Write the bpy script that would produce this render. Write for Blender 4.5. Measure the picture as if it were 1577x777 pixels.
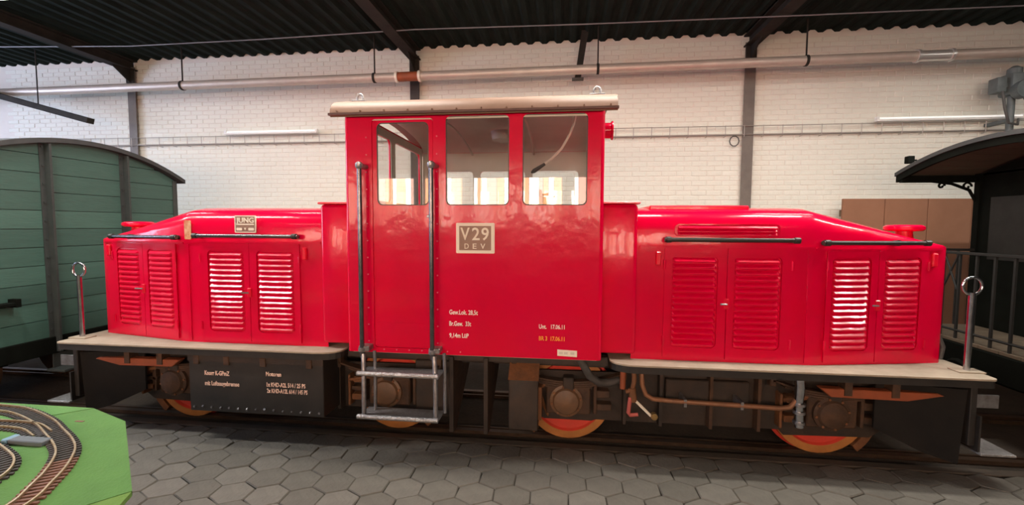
import bpy, bmesh, math, random
from mathutils import Vector, Matrix
for o in list(bpy.data.objects): bpy.data.objects.remove(o)
SC = bpy.context.scene
COL = SC.collection
random.seed(7)
PI = math.pi

# ------------------------------------------------------------------ camera
F, YAW, PITCH, ROLL = 678.6, -.1151, -.0622, .0047
cam_d = bpy.data.cameras.new('camera'); cam = bpy.data.objects.new('camera', cam_d); COL.objects.link(cam)
fw = Vector((math.sin(YAW)*math.cos(PITCH), math.cos(YAW)*math.cos(PITCH), math.sin(PITCH)))
rt = Vector((math.cos(YAW), -math.sin(YAW), 0)); up = rt.cross(fw)
rt, up = math.cos(ROLL)*rt+math.sin(ROLL)*up, -math.sin(ROLL)*rt+math.cos(ROLL)*up
cam.matrix_world = Matrix(((rt.x, up.x, -fw.x, .8232), (rt.y, up.y, -fw.y, -4.9589), (rt.z, up.z, -fw.z, 2.1376), (0, 0, 0, 1)))
cam_d.sensor_width = 36; cam_d.lens = F/1577*36; cam_d.clip_start = .05
SC.camera = cam
# ------------------------------------------------------------------ world, exposure
w = bpy.data.worlds.new('World'); SC.world = w; w.use_nodes = True
w.node_tree.nodes['Background'].inputs[0].default_value = (.6, .7, .85, 1)
w.node_tree.nodes['Background'].inputs[1].default_value = .3
SC.view_settings.view_transform = 'Standard'; SC.view_settings.look = 'None'
SC.view_settings.gamma = 1; SC.view_settings.use_curve_mapping = False
SC.view_settings.exposure = 0.0
# strengths of the strip lights, added fill row and lit windows (used by their builders below)
P_FRONT, P_BACK, P_FILL = 108, 28, 8
E_WINDOW, E_DOOR = 23.0, 16.0

# ------------------------------------------------------------------ helpers
def tag(o, label=None, cat=None, group=None, kind=None):
    if label: o['label'] = label
    if cat: o['category'] = cat
    if group: o['group'] = group
    if kind: o['kind'] = kind
    return o
def empty(name, loc=(0, 0, 0), label=None, cat=None, group=None):
    o = bpy.data.objects.new(name, None); COL.objects.link(o); o.location = loc; o.empty_display_size = .1
    return tag(o, label, cat, group)
def wloc(p):
    v = Vector((0, 0, 0))
    while p is not None: v += p.location; p = p.parent
    return v
def link(name, me, m, parent=None, ang=None):
    if m is not None: me.materials.clear(); me.materials.append(m)
    if ang is not None:
        me.shade_smooth(); me.set_sharp_from_angle(angle=math.radians(ang))
    o = bpy.data.objects.new(name, me); COL.objects.link(o)
    if parent is not None:
        o.parent = parent; o.location = -wloc(parent)
    return o
def copy_of(src, dloc=(0, 0, 0), parent=None):
    o = src.copy(); COL.objects.link(o)
    if parent is not None: o.parent = parent
    o.location = src.location + Vector(dloc)
    return o
def mesh(name, vs, fs, m, parent=None, ang=None):
    me = bpy.data.meshes.new(name); me.from_pydata([tuple(v) for v in vs], [], fs); me.update()
    bm = bmesh.new(); bm.from_mesh(me); bmesh.ops.recalc_face_normals(bm, faces=bm.faces); bm.to_mesh(me); bm.free()
    return link(name, me, m, parent, ang)
class MB:
    def __init__(s): s.v = []; s.f = []
    def box(s, x0, x1, y0, y1, z0, z1):
        n = len(s.v); s.v += [(x0,y0,z0),(x1,y0,z0),(x1,y1,z0),(x0,y1,z0),(x0,y0,z1),(x1,y0,z1),(x1,y1,z1),(x0,y1,z1)]
        s.f += [tuple(n+i for i in q) for q in ((0,3,2,1),(4,5,6,7),(0,1,5,4),(1,2,6,5),(2,3,7,6),(3,0,4,7))]; return s
    def tube(s, pts, r, n=8, cap=True):
        pts = [Vector(p) for p in pts]; b = len(s.v); N = len(pts)
        t0 = (pts[1]-pts[0]).normalized(); a = Vector((0,0,1)) if abs(t0.z) < .9 else Vector((1,0,0))
        u = t0.cross(a).normalized()
        for i, p in enumerate(pts):
            t = (pts[min(i+1,N-1)]-pts[max(i-1,0)]).normalized()
            u = (u-t*u.dot(t)).normalized(); v = t.cross(u)
            rr = r[i] if isinstance(r, (list, tuple)) else r
            for k in range(n):
                q = 2*PI*k/n; s.v.append(tuple(p+u*math.cos(q)*rr+v*math.sin(q)*rr))
        for i in range(N-1):
            for k in range(n):
                s.f.append((b+i*n+k, b+i*n+(k+1)%n, b+(i+1)*n+(k+1)%n, b+(i+1)*n+k))
        if cap:
            s.f.append(tuple(b+k for k in range(n-1,-1,-1))); s.f.append(tuple(b+(N-1)*n+k for k in range(n)))
        return s
    def prism(s, poly, axis, a0, a1):
        """poly of 2D points extruded along axis ('x': poly=(y,z); 'y': (x,z); 'z': (x,y))"""
        n = len(s.v); k = len(poly)
        for a in (a0, a1):
            for p, q in poly: s.v.append({'x': (a,p,q), 'y': (p,a,q), 'z': (p,q,a)}[axis])
        s.f.append(tuple(range(n+k-1, n-1, -1))); s.f.append(tuple(range(n+k, n+2*k)))
        for i in range(k): s.f.append((n+i, n+(i+1)%k, n+k+(i+1)%k, n+k+i))
        return s
    def build(s, name, m, parent=None, ang=None, bevel=0, seg=2):
        me = bpy.data.meshes.new(name); me.from_pydata(s.v, [], s.f); me.update()
        bm = bmesh.new(); bm.from_mesh(me); bmesh.ops.recalc_face_normals(bm, faces=bm.faces)
        if bevel:
            es = [e for e in bm.edges if len(e.link_faces) == 2 and e.calc_face_angle(0) > .6]
            bmesh.ops.bevel(bm, geom=es, offset=bevel, segments=seg, profile=.5, affect='EDGES', clamp_overlap=True)
        bm.to_mesh(me); bm.free()
        return link(name, me, m, parent, 35 if (bevel and ang is None) else ang)
def box(name, x0, x1, y0, y1, z0, z1, m, parent=None, bevel=0, seg=2):
    return MB().box(x0, x1, y0, y1, z0, z1).build(name, m, parent, None, bevel, seg)
def tube(name, pts, r, m, parent=None, n=10):
    return MB().tube(pts, r, n).build(name, m, parent, 50)
def rr(x0, x1, z0, z1, r, n=4):
    out = []
    for cx, cz, a in ((x1-r,z1-r,0),(x0+r,z1-r,90),(x0+r,z0+r,180),(x1-r,z0+r,270)):
        for k in range(n+1):
            q = math.radians(a+90*k/n); out.append((cx+r*math.cos(q), cz+r*math.sin(q)))
    return out
def curve_mesh(loops, th):
    cu = bpy.data.curves.new('c', 'CURVE'); cu.dimensions = '2D'; cu.fill_mode = 'BOTH'; cu.extrude = th/2
    for lp in loops:
        sp = cu.splines.new('POLY'); sp.points.add(len(lp)-1); sp.use_cyclic_u = True
        for p, (x, y) in zip(sp.points, lp): p.co = (x, y, 0, 1)
    ob = bpy.data.objects.new('c', cu); me = bpy.data.meshes.new_from_object(ob)
    bpy.data.objects.remove(ob); bpy.data.curves.remove(cu)
    bm = bmesh.new(); bm.from_mesh(me); bmesh.ops.remove_doubles(bm, verts=bm.verts, dist=1e-5)
    bmesh.ops.recalc_face_normals(bm, faces=bm.faces); bm.to_mesh(me); bm.free()
    return me
def plate(name, outer, holes, th, fn, m, parent=None):
    """flat plate with holes; fn(u, v, t) -> world, t from 0 (outer face) inward to th"""
    me = curve_mesh([outer]+list(holes), th)
    for v in me.vertices: v.co = Vector(fn(v.co.x, v.co.y, th/2-v.co.z))
    bm = bmesh.new(); bm.from_mesh(me); bmesh.ops.recalc_face_normals(bm, faces=bm.faces); bm.to_mesh(me); bm.free()
    return link(name, me, m, parent)
def text(name, s, x, z, fn, m, parent, h=None, wd=None, th=.003, align='LEFT', bold=0, sp=1.0):
    """lettering; x,z lower left corner; scaled to cap height h and width wd"""
    cu = bpy.data.curves.new('t', 'FONT'); cu.body = s; cu.size = 1; cu.extrude = .01; cu.offset = bold; cu.space_character = sp
    cu.resolution_u = 3
    ob = bpy.data.objects.new('t', cu); me = bpy.data.meshes.new_from_object(ob)
    bpy.data.objects.remove(ob); bpy.data.curves.remove(cu)
    xs = [v.co.x for v in me.vertices]; x0, x1 = min(xs), max(xs)
    sy = h/.69; sx = wd/(x1-x0) if wd else sy
    for v in me.vertices:
        t = 0 if v.co.z > 0 else th
        v.co = Vector(fn(x+(v.co.x-x0)*sx, z+v.co.y*sy, t))
    return link(name, me, m, parent)

# ------------------------------------------------------------------ materials (procedural)
def mat(name, col, rough=.5, metal=0, col2=None, scale=4, amt=.5, bump=0, bscale=30, coat=0, emit=None, es=0, spec=.5, stretch=None, detail=4):
    m = bpy.data.materials.new(name); m.use_nodes = True; nt = m.node_tree; N = nt.nodes; b = N['Principled BSDF']
    b.inputs['Base Color'].default_value = (*col, 1); b.inputs['Roughness'].default_value = rough; b.inputs['Metallic'].default_value = metal
    b.inputs['Coat Weight'].default_value = coat; b.inputs['Coat Roughness'].default_value = .06; b.inputs['Specular IOR Level'].default_value = spec
    tc = N.new('ShaderNodeTexCoord'); src = tc.outputs['Object']
    if stretch:
        mp = N.new('ShaderNodeMapping'); mp.inputs['Scale'].default_value = stretch; nt.links.new(src, mp.inputs[0]); src = mp.outputs[0]
    if col2:
        n = N.new('ShaderNodeTexNoise'); n.inputs['Scale'].default_value = scale; n.inputs['Detail'].default_value = detail; n.inputs['Roughness'].default_value = .65
        r = N.new('ShaderNodeValToRGB'); r.color_ramp.elements[0].position = .5-.25*amt; r.color_ramp.elements[1].position = .5+.25*amt
        r.color_ramp.elements[0].color = (*col, 1); r.color_ramp.elements[1].color = (*col2, 1)
        nt.links.new(src, n.inputs['Vector']); nt.links.new(n.outputs['Fac'], r.inputs[0]); nt.links.new(r.outputs[0], b.inputs['Base Color'])
    if bump:
        n2 = N.new('ShaderNodeTexNoise'); n2.inputs['Scale'].default_value = bscale; n2.inputs['Detail'].default_value = 3
        bp = N.new('ShaderNodeBump'); bp.inputs['Strength'].default_value = bump; bp.inputs['Distance'].default_value = .02
        nt.links.new(src, n2.inputs['Vector']); nt.links.new(n2.outputs['Fac'], bp.inputs['Height']); nt.links.new(bp.outputs[0], b.inputs['Normal'])
        if coat: nt.links.new(bp.outputs[0], b.inputs['Coat Normal'])
    if emit:
        b.inputs['Emission Color'].default_value = (*emit, 1); b.inputs['Emission Strength'].default_value = es
    return m
RED = mat('red_paint', (.64, .0001, .042), .2, 0, (.69, .0002, .031), 1.5, 1, .26, 4.5, coat=.22, spec=.24)
RED2 = mat('red_paint_worn', (.68, .001, .028), .3, 0, (.76, .006, .03), 9, .8, .15, 9, coat=.2, spec=.3)
BLK = mat('black_paint', (.018, .017, .016), .38, 0, (.035, .03, .026), 6, 1, .1, 12)
GUARD = mat('guard_black', (.008, .008, .008), .7, 0, (.016, .014, .012), 5, 1, .1, 12, spec=.2)
FRAME = mat('dark_frame', (.018, .015, .012), .65, 0, (.045, .027, .017), 7, 1, .25, 14)
RUST = mat('rusty_steel', (.10, .045, .02), .75, 0, (.23, .09, .03), 9, 1, .35, 25)
RUSTD = mat('rusty_brown', (.03, .019, .013), .75, 0, (.095, .045, .02), 8, 1, .35, 22)
ORANGE = mat('oxide_red', (.34, .075, .025), .6, 0, (.22, .06, .02), 6, 1, .2, 16)
WHEEL = mat('wheel_red', (.72, .045, .03), .6, 0, (.55, .06, .028), 5, 1, .2, 20)
TYRE = mat('wheel_tyre', (.58, .24, .065), .5, .1, (.40, .16, .045), 6, 1, .15, 20)
DECK = mat('deck_concrete_grey', (.40, .34, .255), .75, 0, (.29, .24, .175), 6, 1, .2, 35)
STEEL = mat('worn_steel', (.42, .42, .44), .35, .85, (.22, .2, .19), 18, 1, .15, 40)
CHROME = mat('polished_steel', (.62, .64, .68), .18, 1.0, (.35, .35, .37), 14, 1)
RAILM = mat('handrail_steel', (.10, .10, .11), .25, .9, (.2, .19, .2), 14, 1)
GALV = mat('tread_plate_steel', (.5, .5, .5), .4, .8, (.32, .31, .3), 30, 1, .6, 70)
ROOFM = mat('roof_sheet', (.17, .092, .056), .55, 0, (.21, .12, .08), 3, 1, .1, 9)
LINING = mat('cab_lining', (.60, .59, .50), .55, 0, (.52, .50, .42), 4, 1)
CREAM = mat('plate_cream', (.85, .78, .66), .5)
PLATEB = mat('plate_brown', (.27, .16, .115), .5, 0, (.32, .19, .14), 20, 1)
LETW = mat('lettering_white', (.85, .80, .74), .6)
LETP = mat('lettering_pale_orange', (.85, .60, .48), .6)
LETO = mat('lettering_orange', (.9, .35, .03), .6)
RUBBER = mat('rubber_hose', (.05, .048, .045), .55, 0, (.09, .085, .08), 12, 1)
WHITEC = mat('white_cable', (.75, .68, .58), .5)
BRASS = mat('brass', (.42, .28, .10), .4, .7, (.2, .13, .06), 15, 1)
WALLW = mat('whitewash', (.82, .82, .74), .85, 0, (.765, .75, .665), 1.2, 1, .25, 26)
WALLD = mat('whitewash_joint', (.74, .69, .62), .9, 0, (.79, .74, .67), 5, 1)
PAINTD = mat('hall_plaster', (.10, .09, .08), .9, 0, (.14, .125, .11), 1.5, 1)
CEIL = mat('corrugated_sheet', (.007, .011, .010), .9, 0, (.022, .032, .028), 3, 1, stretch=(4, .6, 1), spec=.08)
BEAM = mat('beam_steel', (.022, .020, .018), .8, 0, (.042, .036, .03), 5, 1, .1, 18, spec=.15)
COLM = mat('column_steel', (.13, .11, .095), .65, 0, (.2, .17, .145), 4, 1, .1, 18)
COLD = mat('column_dark_steel', (.035, .03, .028), .65, 0, (.06, .05, .045), 4, 1, .1, 18)
DIRT = mat('track_bed_dirt', (.030, .024, .018), .95, 0, (.055, .042, .03), 5, 1, .4, 28)
FLOORM = mat('concrete_floor', (.12, .11, .095), .9, 0, (.16, .145, .125), 2, 1, .2, 20)
PAVE = [mat('paver_concrete_%d' % i, c, .8, 0, tuple(v*.72 for v in c), 7, 1, .35, 30) for i, c in enumerate(((.128,.117,.096),(.142,.130,.108),(.112,.102,.083)))]
RAILT = mat('rail_head', (.11, .07, .045), .45, .6, (.06, .04, .028), 10, 1)
GREEN = [mat('green_board_%d' % i, c, .5, 0, tuple(v*.8 for v in c), 3, 1, .12, 12, stretch=(1, 1, 6)) for i, c in enumerate(((.060,.145,.118),(.070,.165,.134),(.055,.132,.108)))]
GIRON = mat('wagon_iron', (.03, .04, .04), .5, 0, (.055, .065, .062), 8, 1)
WROOF = mat('wagon_roof_felt', (.035, .042, .044), .8, 0, (.06, .065, .065), 5, 1)
DARKC = mat('carriage_dark_paint', (.004, .005, .004), .8, 0, (.008, .010, .008), 4, 1, spec=.06)
RIRON = mat('railing_iron', (.012, .013, .013), .55, 0, (.022, .023, .022), 8, 1, spec=.3)
UNDERR = mat('carriage_ceiling_boards', (.14, .125, .09), .7, 0, (.10, .09, .065), 4, 1, stretch=(1, 8, 1))
PLATF = mat('platform_planks', (.16, .125, .085), .8, 0, (.10, .08, .055), 6, 1)
BROWNP = mat('brown_board', (.32, .15, .085), .7, 0, (.26, .12, .065), 2, 1)
PIPEM = mat('pipe_lagging', (.50, .42, .36), .45, .3, (.62, .54, .47), 3, 1)
PIPES = mat('pipe_foil', (.7, .68, .64), .3, .6)
GREENB = [mat('green_baize_%d' % i, c, .95, 0, tuple(v*.8 for v in c), 5, 1, .3, 60) for i, c in enumerate(((.085,.215,.045),(.10,.25,.06),(.12,.235,.04)))]
MRAIL = mat('model_rail', (.55, .48, .36), .35, .8, (.4, .25, .12), 30, 1)
MSLEEP = mat('model_sleeper', (.035, .028, .025), .7)
MSLEEPB = mat('model_sleeper_brown', (.16, .07, .045), .7)
BLUEG = mat('point_motor_grey', (.09, .11, .125), .5)
BLUEL = mat('point_motor_blue', (.16, .30, .42), .4)
TABLEW = mat('table_wood', (.12, .08, .045), .7, 0, (.17, .12, .07), 4, 1)
MGREY = mat('machine_grey', (.09, .11, .11), .5, 0, (.14, .16, .16), 12, 1)
LAMPW = mat('lamp_white', (.8, .8, .78), .4)
TUBEL = mat('lit_tube', (.9, .9, .88), .4, emit=(1, .94, .85), es=9)
TUBEW = mat('wall_tube', (.9, .9, .88), .4, emit=(1, .97, .92), es=.5)
def glass(name='window_glass', tint=(.985, .99, .985)):
    m = bpy.data.materials.new(name); m.use_nodes = True; nt = m.node_tree; N = nt.nodes; N.remove(N['Principled BSDF'])
    t = N.new('ShaderNodeBsdfTransparent'); t.inputs[0].default_value = (*tint, 1)
    g = N.new('ShaderNodeBsdfGlossy'); g.inputs['Roughness'].default_value = .015
    lw = N.new('ShaderNodeLayerWeight'); pw = N.new('ShaderNodeMath'); pw.operation = 'POWER'; pw.inputs[1].default_value = 5   # Schlick reflectance
    fr = N.new('ShaderNodeMath'); fr.operation = 'MULTIPLY_ADD'; fr.inputs[1].default_value = .95; fr.inputs[2].default_value = .045
    nt.links.new(lw.outputs['Facing'], pw.inputs[0]); nt.links.new(pw.outputs[0], fr.inputs[0])
    mx = N.new('ShaderNodeMixShader'); nt.links.new(fr.outputs[0], mx.inputs[0]); nt.links.new(t.outputs[0], mx.inputs[1]); nt.links.new(g.outputs[0], mx.inputs[2])
    nt.links.new(mx.outputs[0], N['Material Output'].inputs[0]); return m
GLASS = glass()
def glow(name, c, s): return mat(name, (.5, .5, .5), .4, emit=c, es=s)

# ================================================================== SETTING
XW, YB, YF, ZC = 13.0, 2.98, -8.6, 5.3
# floor slab and track bed
floor = box('floor', -XW, XW, YF, YB+.3, -.3, -.05, DIRT); tag(floor, 'dark dirt and concrete hall floor with hexagonal grey pavers', 'floor', kind='structure')
# hexagonal pavers in front of the loco, one by one
KX, KY = .90, .80
def hexes():
    R = .19; dx = R*math.sqrt(3)*KX; dy = R*1.5*KY; out = []
    i0, i1 = int(-9/dx), int(10/dx)
    for i in range(i0, i1+1):
        for j in range(0, 34):
            x = i*dx+(dx/2 if j % 2 else 0); y = -.93-j*dy
            if y < -.83: out.append((x, y))
    return out, R
HX, HR = hexes()
def hexmesh(k):
    b = MB(); rnd = random.Random(k)
    pts = [(HR*KX*.985*math.cos(PI/3*q+PI/6)+rnd.uniform(-.005, .005), HR*KY*.985*math.sin(PI/3*q+PI/6)+rnd.uniform(-.005, .005)) for q in range(6)]
    n = 6
    vs = [(x, y, -.05) for x, y in pts]+[(x, y, -.010) for x, y in pts]+[(x*.95, y*.95, 0) for x, y in pts]
    fs = [(i, (i+1) % n, n+(i+1) % n, n+i) for i in range(n)]+[(n+i, n+(i+1) % n, 2*n+(i+1) % n, 2*n+i) for i in range(n)]+[tuple(range(2*n, 3*n))]
    me = bpy.data.meshes.new('paver'); me.from_pydata(vs, [], fs); me.update(); me.materials.append(PAVE[k % 3]); return me
HM = [hexmesh(k) for k in range(9)]
vis = [h for h in HX if -2.75 < h[1] and -4.6+.0 < h[0] < 6.8 and h[0] > -4.6]
vis.sort(key=lambda h: (h[0]-.82)**2+(h[1]+4.96)**2 if True else 0)
near = set(vis[:300])
rest = MB(); rnd = random.Random(3)
for (x, y) in HX:
    if (x, y) in near:
        me = HM[rnd.randrange(9)]
        if y+HR*KY > -.815:                       # cut stones along the kerb
            me = me.copy()
            for v in me.vertices: v.co.y = min(v.co.y, -.815-y)
        o = bpy.data.objects.new('paver', me); COL.objects.link(o); o.parent = floor
        o.location = (x, y, rnd.uniform(-.006, .002)); o.rotation_euler = (rnd.uniform(-.012, .012), rnd.uniform(-.012, .012), 0)
    else:
        z = rnd.uniform(-.006, .002)
        rest.prism([(x+HR*KX*.985*math.cos(PI/3*q+PI/6), min(-.815, y+HR*KY*.985*math.sin(PI/3*q+PI/6))) for q in range(6)], 'z', -.05, z)
tag(rest.build('paver', PAVE[0], floor), 'grey hexagonal pavers further from the loco', kind='stuff')
# back wall with whitewashed bricks
wall = box('wall_back', -XW, XW, YB, YB+.3, -.05, ZC+.2, WALLD); tag(wall, 'whitewashed brick wall behind the locomotive', 'wall', kind='structure')
BW, BH = .25, .083
bl = []
for j in range(int((ZC+.05-1.5)/BH)+1):
    for i in range(int(-10.5/BW), int(9.5/BW)):
        x = i*BW+(BW/2 if j % 2 else 0); z = 1.5+j*BH
        if z+BH > ZC: continue
        bl.append((x, z))
def brickmesh(k):
    rnd = random.Random(k); d = .004+rnd.random()*.005; e = .006
    me = bpy.data.meshes.new('brick'); w0, h0 = BW-.010, BH-.010
    vs = [(0,0,0),(w0,0,0),(w0,0,h0),(0,0,h0),(e,-d,e*.7),(w0-e,-d,e*.7),(w0-e,-d,h0-e*.7),(e,-d,h0-e*.7)]
    me.from_pydata(vs, [], [(4,5,6,7),(0,1,5,4),(1,2,6,5),(2,3,7,6),(3,0,4,7)]); me.update(); me.materials.append(WALLW); return me
BM = [brickmesh(k) for k in range(8)]
cand = sorted([b for b in bl if (2.5 < b[1] and b[0] > -1.75 and b[0] < 3.6 and not (b[0] < 1.3 and b[1] < 4.15))], key=lambda b: (b[0]-1.9)**2+(b[1]-3.6)**2)
bset = set(cand[:300]); rest = MB(); rnd = random.Random(5)
for (x, z) in bl:
    if (x, z) in bset:
        o = bpy.data.objects.new('brick', BM[rnd.randrange(8)]); COL.objects.link(o); o.parent = wall; o.location = (x, YB, z)
    else:
        me = BM[rnd.randrange(8)]; n = len(rest.v)
        rest.v += [(v.co.x+x, v.co.y+YB, v.co.z+z) for v in me.vertices]; rest.f += [tuple(n+i for i in p.vertices) for p in me.polygons]
tag(rest.build('brick', WALLW, wall), 'whitewashed bricks further along the wall', kind='stuff')
# other walls
tag(box('wall_left', -XW-.3, -XW, YF, YB+.3, -.05, ZC+.2, PAINTD), 'plain plaster wall at the left end of the hall', 'wall', kind='structure')
tag(box('wall_right', XW, XW+.3, YF, YB+.3, -.05, ZC+.2, PAINTD), 'plain plaster wall at the right end of the hall', 'wall', kind='structure')
tag(box('wall_front', -XW, XW, YF-.3, YF, -.05, ZC+.2, PAINTD), 'plaster wall with lit windows behind the viewer', 'wall', kind='structure')
# ceiling: corrugated sheet, corrugations running front to back
vs = []; fs = []; per = .25; n = int(2*XW/per)
xs = []
for i in range(n):
    x = -XW+i*per; xs += [(x, 0), (x+.05, .045), (x+.125, .045), (x+.175, 0)]
for x, h in xs: vs += [(x, YF, ZC+h), (x, YB+.05, ZC+h)]
for i in range(len(xs)-1): fs.append((2*i, 2*i+1, 2*i+3, 2*i+2))
nb = len(vs); vs += [(-XW, YF, ZC+.2), (XW, YF, ZC+.2), (XW, YB+.3, ZC+.2), (-XW, YB+.3, ZC+.2)]; fs.append((nb, nb+1, nb+2, nb+3))
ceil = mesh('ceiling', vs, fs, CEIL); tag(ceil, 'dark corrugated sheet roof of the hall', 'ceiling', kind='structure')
# front wall windows (lit, behind the viewer; they mirror in the cab glass and paint)
GL = [glow('window_glow_white', (1, .88, .72), E_WINDOW), glow('window_glow_orange', (1, .42, .20), E_WINDOW*.62), glow('window_glow_pink', (1, .55, .42), E_WINDOW*.5)]
wi = 1
for x in (-6.2, -4.9, -3.6, -2.3, -1.0, .3, 1.6, 2.9, 4.2):
    wn = plate('window_%d' % wi, [(x-.55, 2.2), (x+.55, 2.2), (x+.55, 3.4), (x-.55, 3.4)], [rr(x-.5, x+.5, 2.25, 3.35, .01, 1)], .08, lambda u, v, t: (u, YF+.08-t, v), LAMPW)
    tag(wn, 'lit curtained window in the wall behind the viewer', 'window', 'lit windows behind the viewer', kind='structure')
    rnd = random.Random(wi); xa = x-.5
    k = 0
    while xa < x+.48:
        wdt = min(rnd.choice((.14, .2, .1, .26)), x+.5-xa)
        box('pane', xa+.006, xa+wdt-.006, YF+.01, YF+.02, 2.25, 3.35, GL[(0, 1, 0, 2, 1)[(k+wi) % 5]], wn); xa += wdt; k += 1
    wi += 1
dw = plate('window_%d' % wi, [(-4.6, 1.8), (.6, 1.8), (.6, 4.9), (-4.6, 4.9)], [rr(-4.5+1.75*k, -4.5+1.75*k+1.6, 1.9, 4.8, .01, 1) for k in range(3)], .08, lambda u, v, t: (-XW+.08-t, u, v), LAMPW)
tag(dw, 'tall daylit window at the left end of the hall', 'window', kind='structure')
GD = glow('daylight_pane', (.62, .72, 1.0), E_DOOR)
for k in range(3): box('pane', -XW+.01, -XW+.02, -4.5+1.75*k, -2.9+1.75*k, 1.9, 4.8, GD, dw)

# ------------------------------------------------------------------ strip lights under the roof
def strip_light(x, y, z, L, watt, colr, label, group):
    t = empty('ceiling_light', (x, y, z), label, 'light', group)
    MB().box(x-L/2, x+L/2, y-.09, y+.09, z+.03, z+.09).build('housing', LAMPW, t, None, .01, 1)
    tube('tube', [(x-L/2+.03, y-.05, z+.012), (x+L/2-.03, y-.05, z+.012)], .014, TUBEL, t, 6)
    tube('tube', [(x-L/2+.03, y+.05, z+.012), (x+L/2-.03, y+.05, z+.012)], .014, TUBEL, t, 6)
    for s in (-.4, .4): tube('suspension_rod', [(x+s*L, y, z+.08), (x+s*L, y, ZC+.03)], .006, BEAM, t, 5)
    ld = bpy.data.lights.new('strip_lamp', 'AREA'); ld.shape = 'RECTANGLE'; ld.size = L*.95; ld.size_y = .16; ld.energy = watt; ld.color = colr
    lo = bpy.data.objects.new('lamp', ld); COL.objects.link(lo); lo.parent = t; lo.location = (0, 0, -.008)
for x, y, Ls, c in ((-7.1, -2.0, 1.6, (.93, .95, 1)), (-4.75, -2.0, 2.2, (1, .97, .93)), (-1.3, -1.05, 1.6, (1, .93, .84)), (1.5, -1.05, 1.6, (1, .94, .86)), (3.9, -1.05, 1.2, (1, .95, .88)), (6.2, -1.5, 2.0, (1, .96, .91))):  # the shortest lamp is added to brighten the wall right of the cab
    strip_light(x, y, 4.8, Ls, P_FRONT*Ls/1.6, c, 'twin tube strip light hung above the front of the loco', 'strip lights above the loco')
for x, c in ((-6.3, (.95, .95, 1)), (-3.0, (1, .9, .8)), (.6, (1, .85, .7)), (4.4, (1, .92, .85)), (8.2, (1, .96, .92))):
    strip_light(x, .15, 5.05, 1.5, P_BACK, c, 'twin tube strip light hung between loco and back wall', 'strip lights near the back wall')
for x in (-5, 0, 5):  # unseen fill row, added to brighten the scene from the front
    strip_light(x, -6.2, 4.7, 1.6, P_FILL, (1, .88, .74), 'unseen twin tube fill light added behind the viewer', 'added fill lights behind the viewer')

# ------------------------------------------------------------------ columns, beams, services on the back wall
for x, m, lab in ((-7.58, COLM, 'grey steel wall column above the green wagon roof'), (-1.87, COLD, 'dark steel wall column showing above the red cab roof'), (3.87, COLM, 'brown grey steel wall column right of the cab')):
    c = empty('steel_column', (x, YB-.06, 0), lab, 'column')
    box('flange', x-.085, x+.085, YB-.075, YB-.06, -.05, 5.16, m, c); box('web', x-.012, x+.012, YB-.06, YB-.012, -.05, 5.16, m, c)
    b = empty('roof_beam', (x, YB, 5.1), {-7.58: 'dark roof beam above the green wagon', -1.87: 'dark roof beam running to the column above the cab', 3.87: 'dark roof beam running to the column right of the cab'}[x], 'beam')
    box('lower_flange', x-.10, x+.10, YF+.02, YB-.015, 5.10, 5.12, BEAM, b); box('web', x-.012, x+.012, YF+.02, YB-.015, 5.12, 5.27, BEAM, b); box('upper_flange', x-.10, x+.10, YF+.02, YB-.015, 5.27, 5.29, BEAM, b)
    MB().prism([(YB-.09, 4.86), (YB-.09, 5.10), (YB-.45, 5.10)], 'x', x-.012, x+.012).build('gusset', BEAM, b)
    box('end_bracket', x-.085, x+.085, YB-.095, YB-.078, 4.86, 5.10, BEAM, b)
# long pipe
pz = lambda x: 4.655+.0046*x
pipe = empty('heating_pipe', (0, 2.45, pz(0)), 'long pale lagged pipe hung along the brick wall', 'pipe')
tube('pipe_run', [(-12.5, 2.45, pz(-12.5)), (0, 2.45, pz(0)), (12.5, 2.45, pz(12.5))], .074, PIPEM, pipe, 14)
for x0, x1, m in ((-2.02, -1.62, ORANGE), (6.05, 6.5, PIPES)):
    tube('sleeve', [(x0, 2.45, pz(x0)), (x1, 2.45, pz(x1))], .078, m, pipe, 14)
    for x in (x0, x1): tube('collar', [(x-.02, 2.45, pz(x)), (x+.02, 2.45, pz(x))], .094, CREAM if m is ORANGE else PIPES, pipe, 14)
for x in (-10, -6.05, -2.42, 1.35, 4.5, 8.4):
    tube('hanger_rod', [(x, 2.45, pz(x)+.06), (x, 2.45, ZC+.04)], .012, BEAM, pipe, 6)
    tube('clamp', [(x-.02, 2.45, pz(x)), (x+.02, 2.45, pz(x))], .084, BEAM, pipe, 14)
# hanger strut beside the pipe
h = empty('hanger_strut', (1.03, 2.6, 4.55), 'slanting dark steel hanger ending below the pipe over the cab', 'strut')
MB().prism([(.985, 4.57), (1.085, 4.57), (1.20, ZC+.03), (1.09, ZC+.03)], 'y', 2.56, 2.60).build('flat_bar', BEAM, h)
box('foot_plate', .94, 1.13, 2.545, 2.66, 4.545, 4.57, COLD, h, .004)
# left slanting strut
s = empty('wall_strut', (-9.5, 2.3, 4.45), 'slanting dark timber strut under the pipe above the green wagon', 'strut')
d = Vector((-7.75, 2.3, 3.99))-Vector((-9.9, 2.3, 4.56)); a = Vector((-9.9, 2.3, 4.56)); nrm = Vector((-d.z, 0, d.x)).normalized()*.05
MB().prism([((a+nrm).x, (a+nrm).z), ((a-nrm).x, (a-nrm).z), ((a+d-nrm).x, (a+d-nrm).z), ((a+d+nrm).x, (a+d+nrm).z)], 'y', 2.2, 2.33).build('beam', BEAM, s, None, .006, 1)
for q in (.12, .5):
    p = a+d*q; tube('hanger_rod', [(p.x, 2.265, p.z), (p.x, 2.265, ZC+.03)], .010, BEAM, s, 5)
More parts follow.
